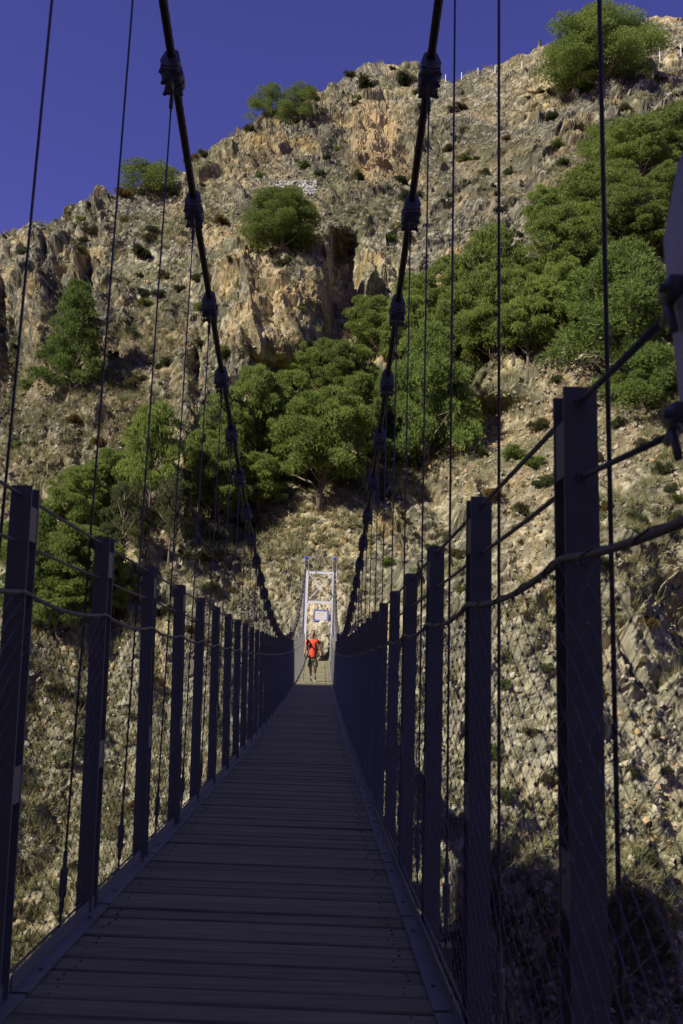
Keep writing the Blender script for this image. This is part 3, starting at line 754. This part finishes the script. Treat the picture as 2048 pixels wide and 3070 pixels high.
lt=MB(); rl=random.Random(4)
for row,(z,hh,wf) in enumerate(((.33,.09,.54),(-.0,.045,.58),(-.34,.08,.46))):
    q=-wf
    while q<wf:
        g=rl.uniform(.018,.04); lt.box((q*sw,-.008,z*shh+rl.uniform(-.01,.01)),(g*sw*.45,.002,hh*shh*rl.uniform(.55,1))); q+=g*1.9+(.05 if rl.random()<.15 else 0)
lt.build('lettering',mat('orange_paint',(.62,.22,.10),.6),sign)
# ------------------------------------------------------------------ the walker
PS=31.2; gz=dk(PS); KX=.001117
pc=Vector(((ray(736,1555).x/ray(736,1555).y)*PS+CX, PS, gz))
hx,_=690,0
def W3(x,y,dy=0): return Vector(((x-660+.0305*(y-1930))*KX,dy,(1930-y)*KX))
walker=link('person',None); walker.location=B(PS,0,0)
dxy=ray(925/1.306,2032/1.306); walker.location.x=CX+dxy.x/dxy.y*PS+.12
tag(walker,'man in orange red shirt and olive shorts walking on the sunlit deck','person')
def skin(name,verts,edges,radii,m,parent,sub=2,root=0):
    me=bpy.data.meshes.new(name); bm=bmesh.new(); ly=bm.verts.layers.skin.verify(); V=[bm.verts.new(v) for v in verts]
    for a_,b_ in edges: bm.edges.new((V[a_],V[b_]))
    for i,v in enumerate(V):
        r=radii[i]; v[ly].radius=(r,r) if not isinstance(r,tuple) else r; v[ly].use_root=(i==root)
    bm.to_mesh(me); bm.free(); me.materials.append(m)
    o=link(name,me,parent); k=o.modifiers.new('Skin','SKIN'); k.use_smooth_shade=True; k.branch_smoothing=.5
    s_=o.modifiers.new('Sub','SUBSURF'); s_.levels=sub; s_.render_levels=sub
    return o
V=[];E=[];Rr=[]
def jn(p,r,par=None):
    V.append(p); Rr.append(r); 
    if par is not None: E.append((par,len(V)-1))
    return len(V)-1
pel=jn(W3(690,1150),(.145,.11)); wa=jn(W3(695,1000),(.150,.12),pel); ch=jn(W3(700,760),(.155,.125),wa); uc=jn(W3(700,610),(.12,.09),ch)
nk=jn(W3(695,520,-.01),.062,uc); n2_=jn(W3(692,480,-.02),.058,nk); ja=jn(W3(690,425,-.035),(.070,.078),n2_); hd=jn(W3(690,355,-.03),(.088,.10),ja); ht=jn(W3(690,290,-.02),(.080,.095),hd); hv=jn(W3(690,262,-.015),.055,ht)
no=jn(W3(690,385,-.135),.013,hd)
HANDS=[]
for (sh,el,wr,hn,sdx,dyw,fdir) in (((510,600),(452,850),(428,1010),(432,1060),-1,(0,-.02,-.14,-.20),(.1,-.5,-1)),((880,610),(945,870),(955,1060),(948,1110),1,(0,.03,-.03,-.05),(-.12,-.25,-1))):
    a1=jn(W3(*sh,dyw[0]),.062,uc); a2=jn(W3((sh[0]+el[0])/2,(sh[1]+el[1])/2,(dyw[0]+dyw[1])/2),.050,a1); a3=jn(W3(*el,dyw[1]),.042,a2); a4=jn(W3(*wr,dyw[2]),.029,a3); pm=jn(W3(*hn,dyw[3]),(.036,.024),a4)
    pc_=W3(*hn,dyw[3]); HANDS.append(pc_)
    grip=sdx<0
    for fi_ in range(4):
        b0=pc_+Vector((0.0,(-.027+.018*fi_),-.035)); ln=(.070,.078,.074,.058)[fi_]
        q0=jn(b0,.0095,pm)
        if grip:
            q1=jn(b0+Vector((.026,-.006,-.012)),.009,q0); q2=jn(b0+Vector((.030,-.01,.018)),.0085,q1); jn(b0+Vector((.008,-.012,.024)),.008,q2)
        else:
            q1=jn(b0+Vector((-.006,-.003,-ln*.45)),.009,q0); q2=jn(b0+Vector((-.016,-.004,-ln*.78)),.0085,q1); jn(b0+Vector((-.026,-.004,-ln)),.008,q2)
    t0=pc_+Vector((-.01*sdx,-.034,.0)); q0=jn(t0,.012,pm); q1=jn(t0+Vector((.006 if grip else -.012,-.018,-.028)),.0105,q0); jn(t0+Vector((.018 if grip else -.014,-.02,-.05)),.009,q1)
for (hp_,kn,an_,dy) in (((610,1180),(618,1480),(640,1760),(0,-.06,-.10)),((775,1180),(785,1480),(772,1670),(0,.03,.20))):
    l1=jn(W3(*hp_,dy[0]),.100,pel); l2=jn(W3((hp_[0]+kn[0])/2,(hp_[1]+kn[1])/2,(dy[0]+dy[1])/2),.085,l1); l3=jn(W3(*kn,dy[1]),.060,l2); l4=jn(W3(kn[0]*.6+an_[0]*.4+(3 if hp_[0]<700 else -3),kn[1]*.6+an_[1]*.4,(dy[1]*.6+dy[2]*.4)+.015),.058,l3); jn(W3(*an_,dy[2]),.036,l4)
body=skin('body',V,E,Rr,M_SKIN,walker)
# eyes, ears, hair
for sx_ in (-1,1):
    m=MB(); bm=bmesh.new(); bmesh.ops.create_uvsphere(bm,u_segments=8,v_segments=6,radius=.006); m.add([W3(690,362,-.116)+Vector((sx_*.031,0,0))+v.co for v in bm.verts],[tuple(v.index for v in f.verts) for f in bm.faces]); bm.free(); m.build('eye',M_BLACK,body,True)
    m=MB(); m.tube([W3(690,345,-.02)+Vector((sx_*.084,0,0)),W3(690,400,-.02)+Vector((sx_*.084,0,0))],[.018,.012],8); m.build('ear',M_SKIN,body,True)
m=MB(); m.tube([W3(690,424,-.118)+Vector((-.028,0,0)),W3(690,424,-.122),W3(690,424,-.118)+Vector((.028,0,0))],.007,6); m.build('mouth',mat('lips',(.3,.1,.08),.5),body,True)
skin('hair',[W3(690,330,.025),W3(690,278,.0),W3(690,262,-.03)],[(0,1),(1,2)],[(.094,.085),(.092,.10),(.074,.07)],M_HAIR,body)
skin('beard',[W3(690,452,-.085),W3(690,440,-.075)],[(0,1)],[(.035,.03),(.052,.035)],mat('stubble',(.22,.14,.10),.9),body)
# shirt
sv=[W3(690,1150),W3(690,1105),W3(695,980),W3(700,850),W3(700,720),W3(700,600),W3(695,535), W3(520,600),W3(478,735,-.005), W3(868,600),W3(925,715,.012)]
skin('shirt',sv,[(0,1),(1,2),(2,3),(3,4),(4,5),(5,6),(5,7),(7,8),(5,9),(9,10)],[(.180,.15),(.186,.152),(.190,.158),(.178,.155),(.172,.14),(.140,.10),(.078,.07),.078,.072,.078,.070],M_SHIRT,walker,2,0)
# shorts
sv=[W3(690,1085),W3(690,1150),W3(610,1230,-.01),W3(600,1340,-.03),W3(598,1465,-.055),W3(775,1230,.01),W3(785,1340,.02),W3(790,1470,.03)]
skin('shorts',sv,[(0,1),(1,2),(2,3),(3,4),(1,5),(5,6),(6,7)],[(.16,.13),(.174,.14),.118,.112,.106,.118,.110,.100],M_SHORT,walker,2,0)
for (an_,toe,dy,pit) in (((640,1775),(652,1905),(-.10,-.22),0),((772,1690),(778,1865),(.20,.10),1)):
    so_=MB(); A0=W3(*an_,dy[0]); 
    if pit==0:
        skin('shoe',[A0+Vector((0,.02,-.02)),A0+Vector((0,.03,-.09)),A0+Vector((.0,-.07,-.115)),A0+Vector((.005,-.16,-.13))],[(0,1),(1,2),(2,3)],[.046,(.045,.05),(.048,.042),(.045,.032)],M_SHOE,walker)
        sole=MB(); sole.prism([(-.05,0),(.05,0),(.05,.022),(-.05,.022)],-.21,.09); so=sole.build('sole',M_SOLE,walker); so.location=Vector((A0.x,A0.y,.0))
        MB().tube([A0+Vector((0,.0,.02)),A0+Vector((0,.01,-.04))],[.042,.045],12).build('sock',M_WHITE,walker,True)
    else:
        skin('shoe',[A0+Vector((0,.02,-.02)),A0+Vector((0,.04,-.07)),A0+Vector((.0,-.01,-.13)),A0+Vector((.005,-.06,-.19))],[(0,1),(1,2),(2,3)],[.046,(.045,.045),(.048,.042),(.045,.032)],M_SHOE,walker)
        sole=MB(); sole.box((0,0,0),(.048,.13,.011)); so=sole.build('sole',M_SOLE,walker); so.location=A0+Vector((0,.035,-.155)); so.rotation_euler=(R(58),0,0)
wb=MB(); p=W3(955,1050,-.03); wb.tube([p+Vector((0,0,.012)),p-Vector((0,0,.012))],.036,12); wb.build('bracelet',M_WHITE,walker,True)
# backpack
bpk=link('backpack',None); bpk.location=walker.location; tag(bpk,'dark backpack with shoulder straps worn by the walking man','backpack')
skin('bag',[W3(700,1120,.21),W3(700,950,.23),W3(700,740,.22),W3(700,600,.19)],[(0,1),(1,2),(2,3)],[(.19,.08),(.20,.10),(.18,.10),(.12,.07)],M_BLACK,bpk)
for xs in (530,862):
    st_=MB(); sg=1 if xs>700 else -1
    pts=[W3(xs-sg*4,600,.12),W3(xs-sg*12,540,.04),W3(xs-sg*6,575,-.075),W3(xs,680,-.135),W3(xs+sg*4,780,-.11),W3(xs+sg*10,850,-.03),W3(xs+sg*5,900,.12)]
    st_.tube(pts,.018,8); st_.build('strap',M_BLACK,bpk,True)
hbt=MB()
for xs,sg in ((520,-1),(868,1)):
    hbt.tube([W3(xs+sg*8,1050,.10),W3(xs+sg*5,1090,-.03),W3(xs-sg*55,1130,-.12)],[.025,.03,.02],8)
hbt.build('hip_belt',M_BLACK,bpk,True)
# trekking pole
tp_=link('trekking_pole',None); tp_.location=walker.location; tag(tp_,'dark trekking pole held in the right hand of the walking man','trekking pole')
hnd=W3(446,1035,-.235); tip=W3(392,1870,-.30); tip.z=.01
MB().tube([hnd,tip],[.009,.006],8).build('shaft',M_BLACK,tp_,True)
dv=(tip-hnd).normalized()
MB().tube([hnd-dv*.05,hnd-dv*.04,hnd+dv*.10],[.012,.019,.015],10).build('grip',M_BLACK,tp_,True)
MB().tube([tip-dv*.10,tip-dv*.09],[.03,.026],10).build('basket',M_BLACK,tp_,True)
print('faces',sum(len(m.polygons) for m in bpy.data.meshes))
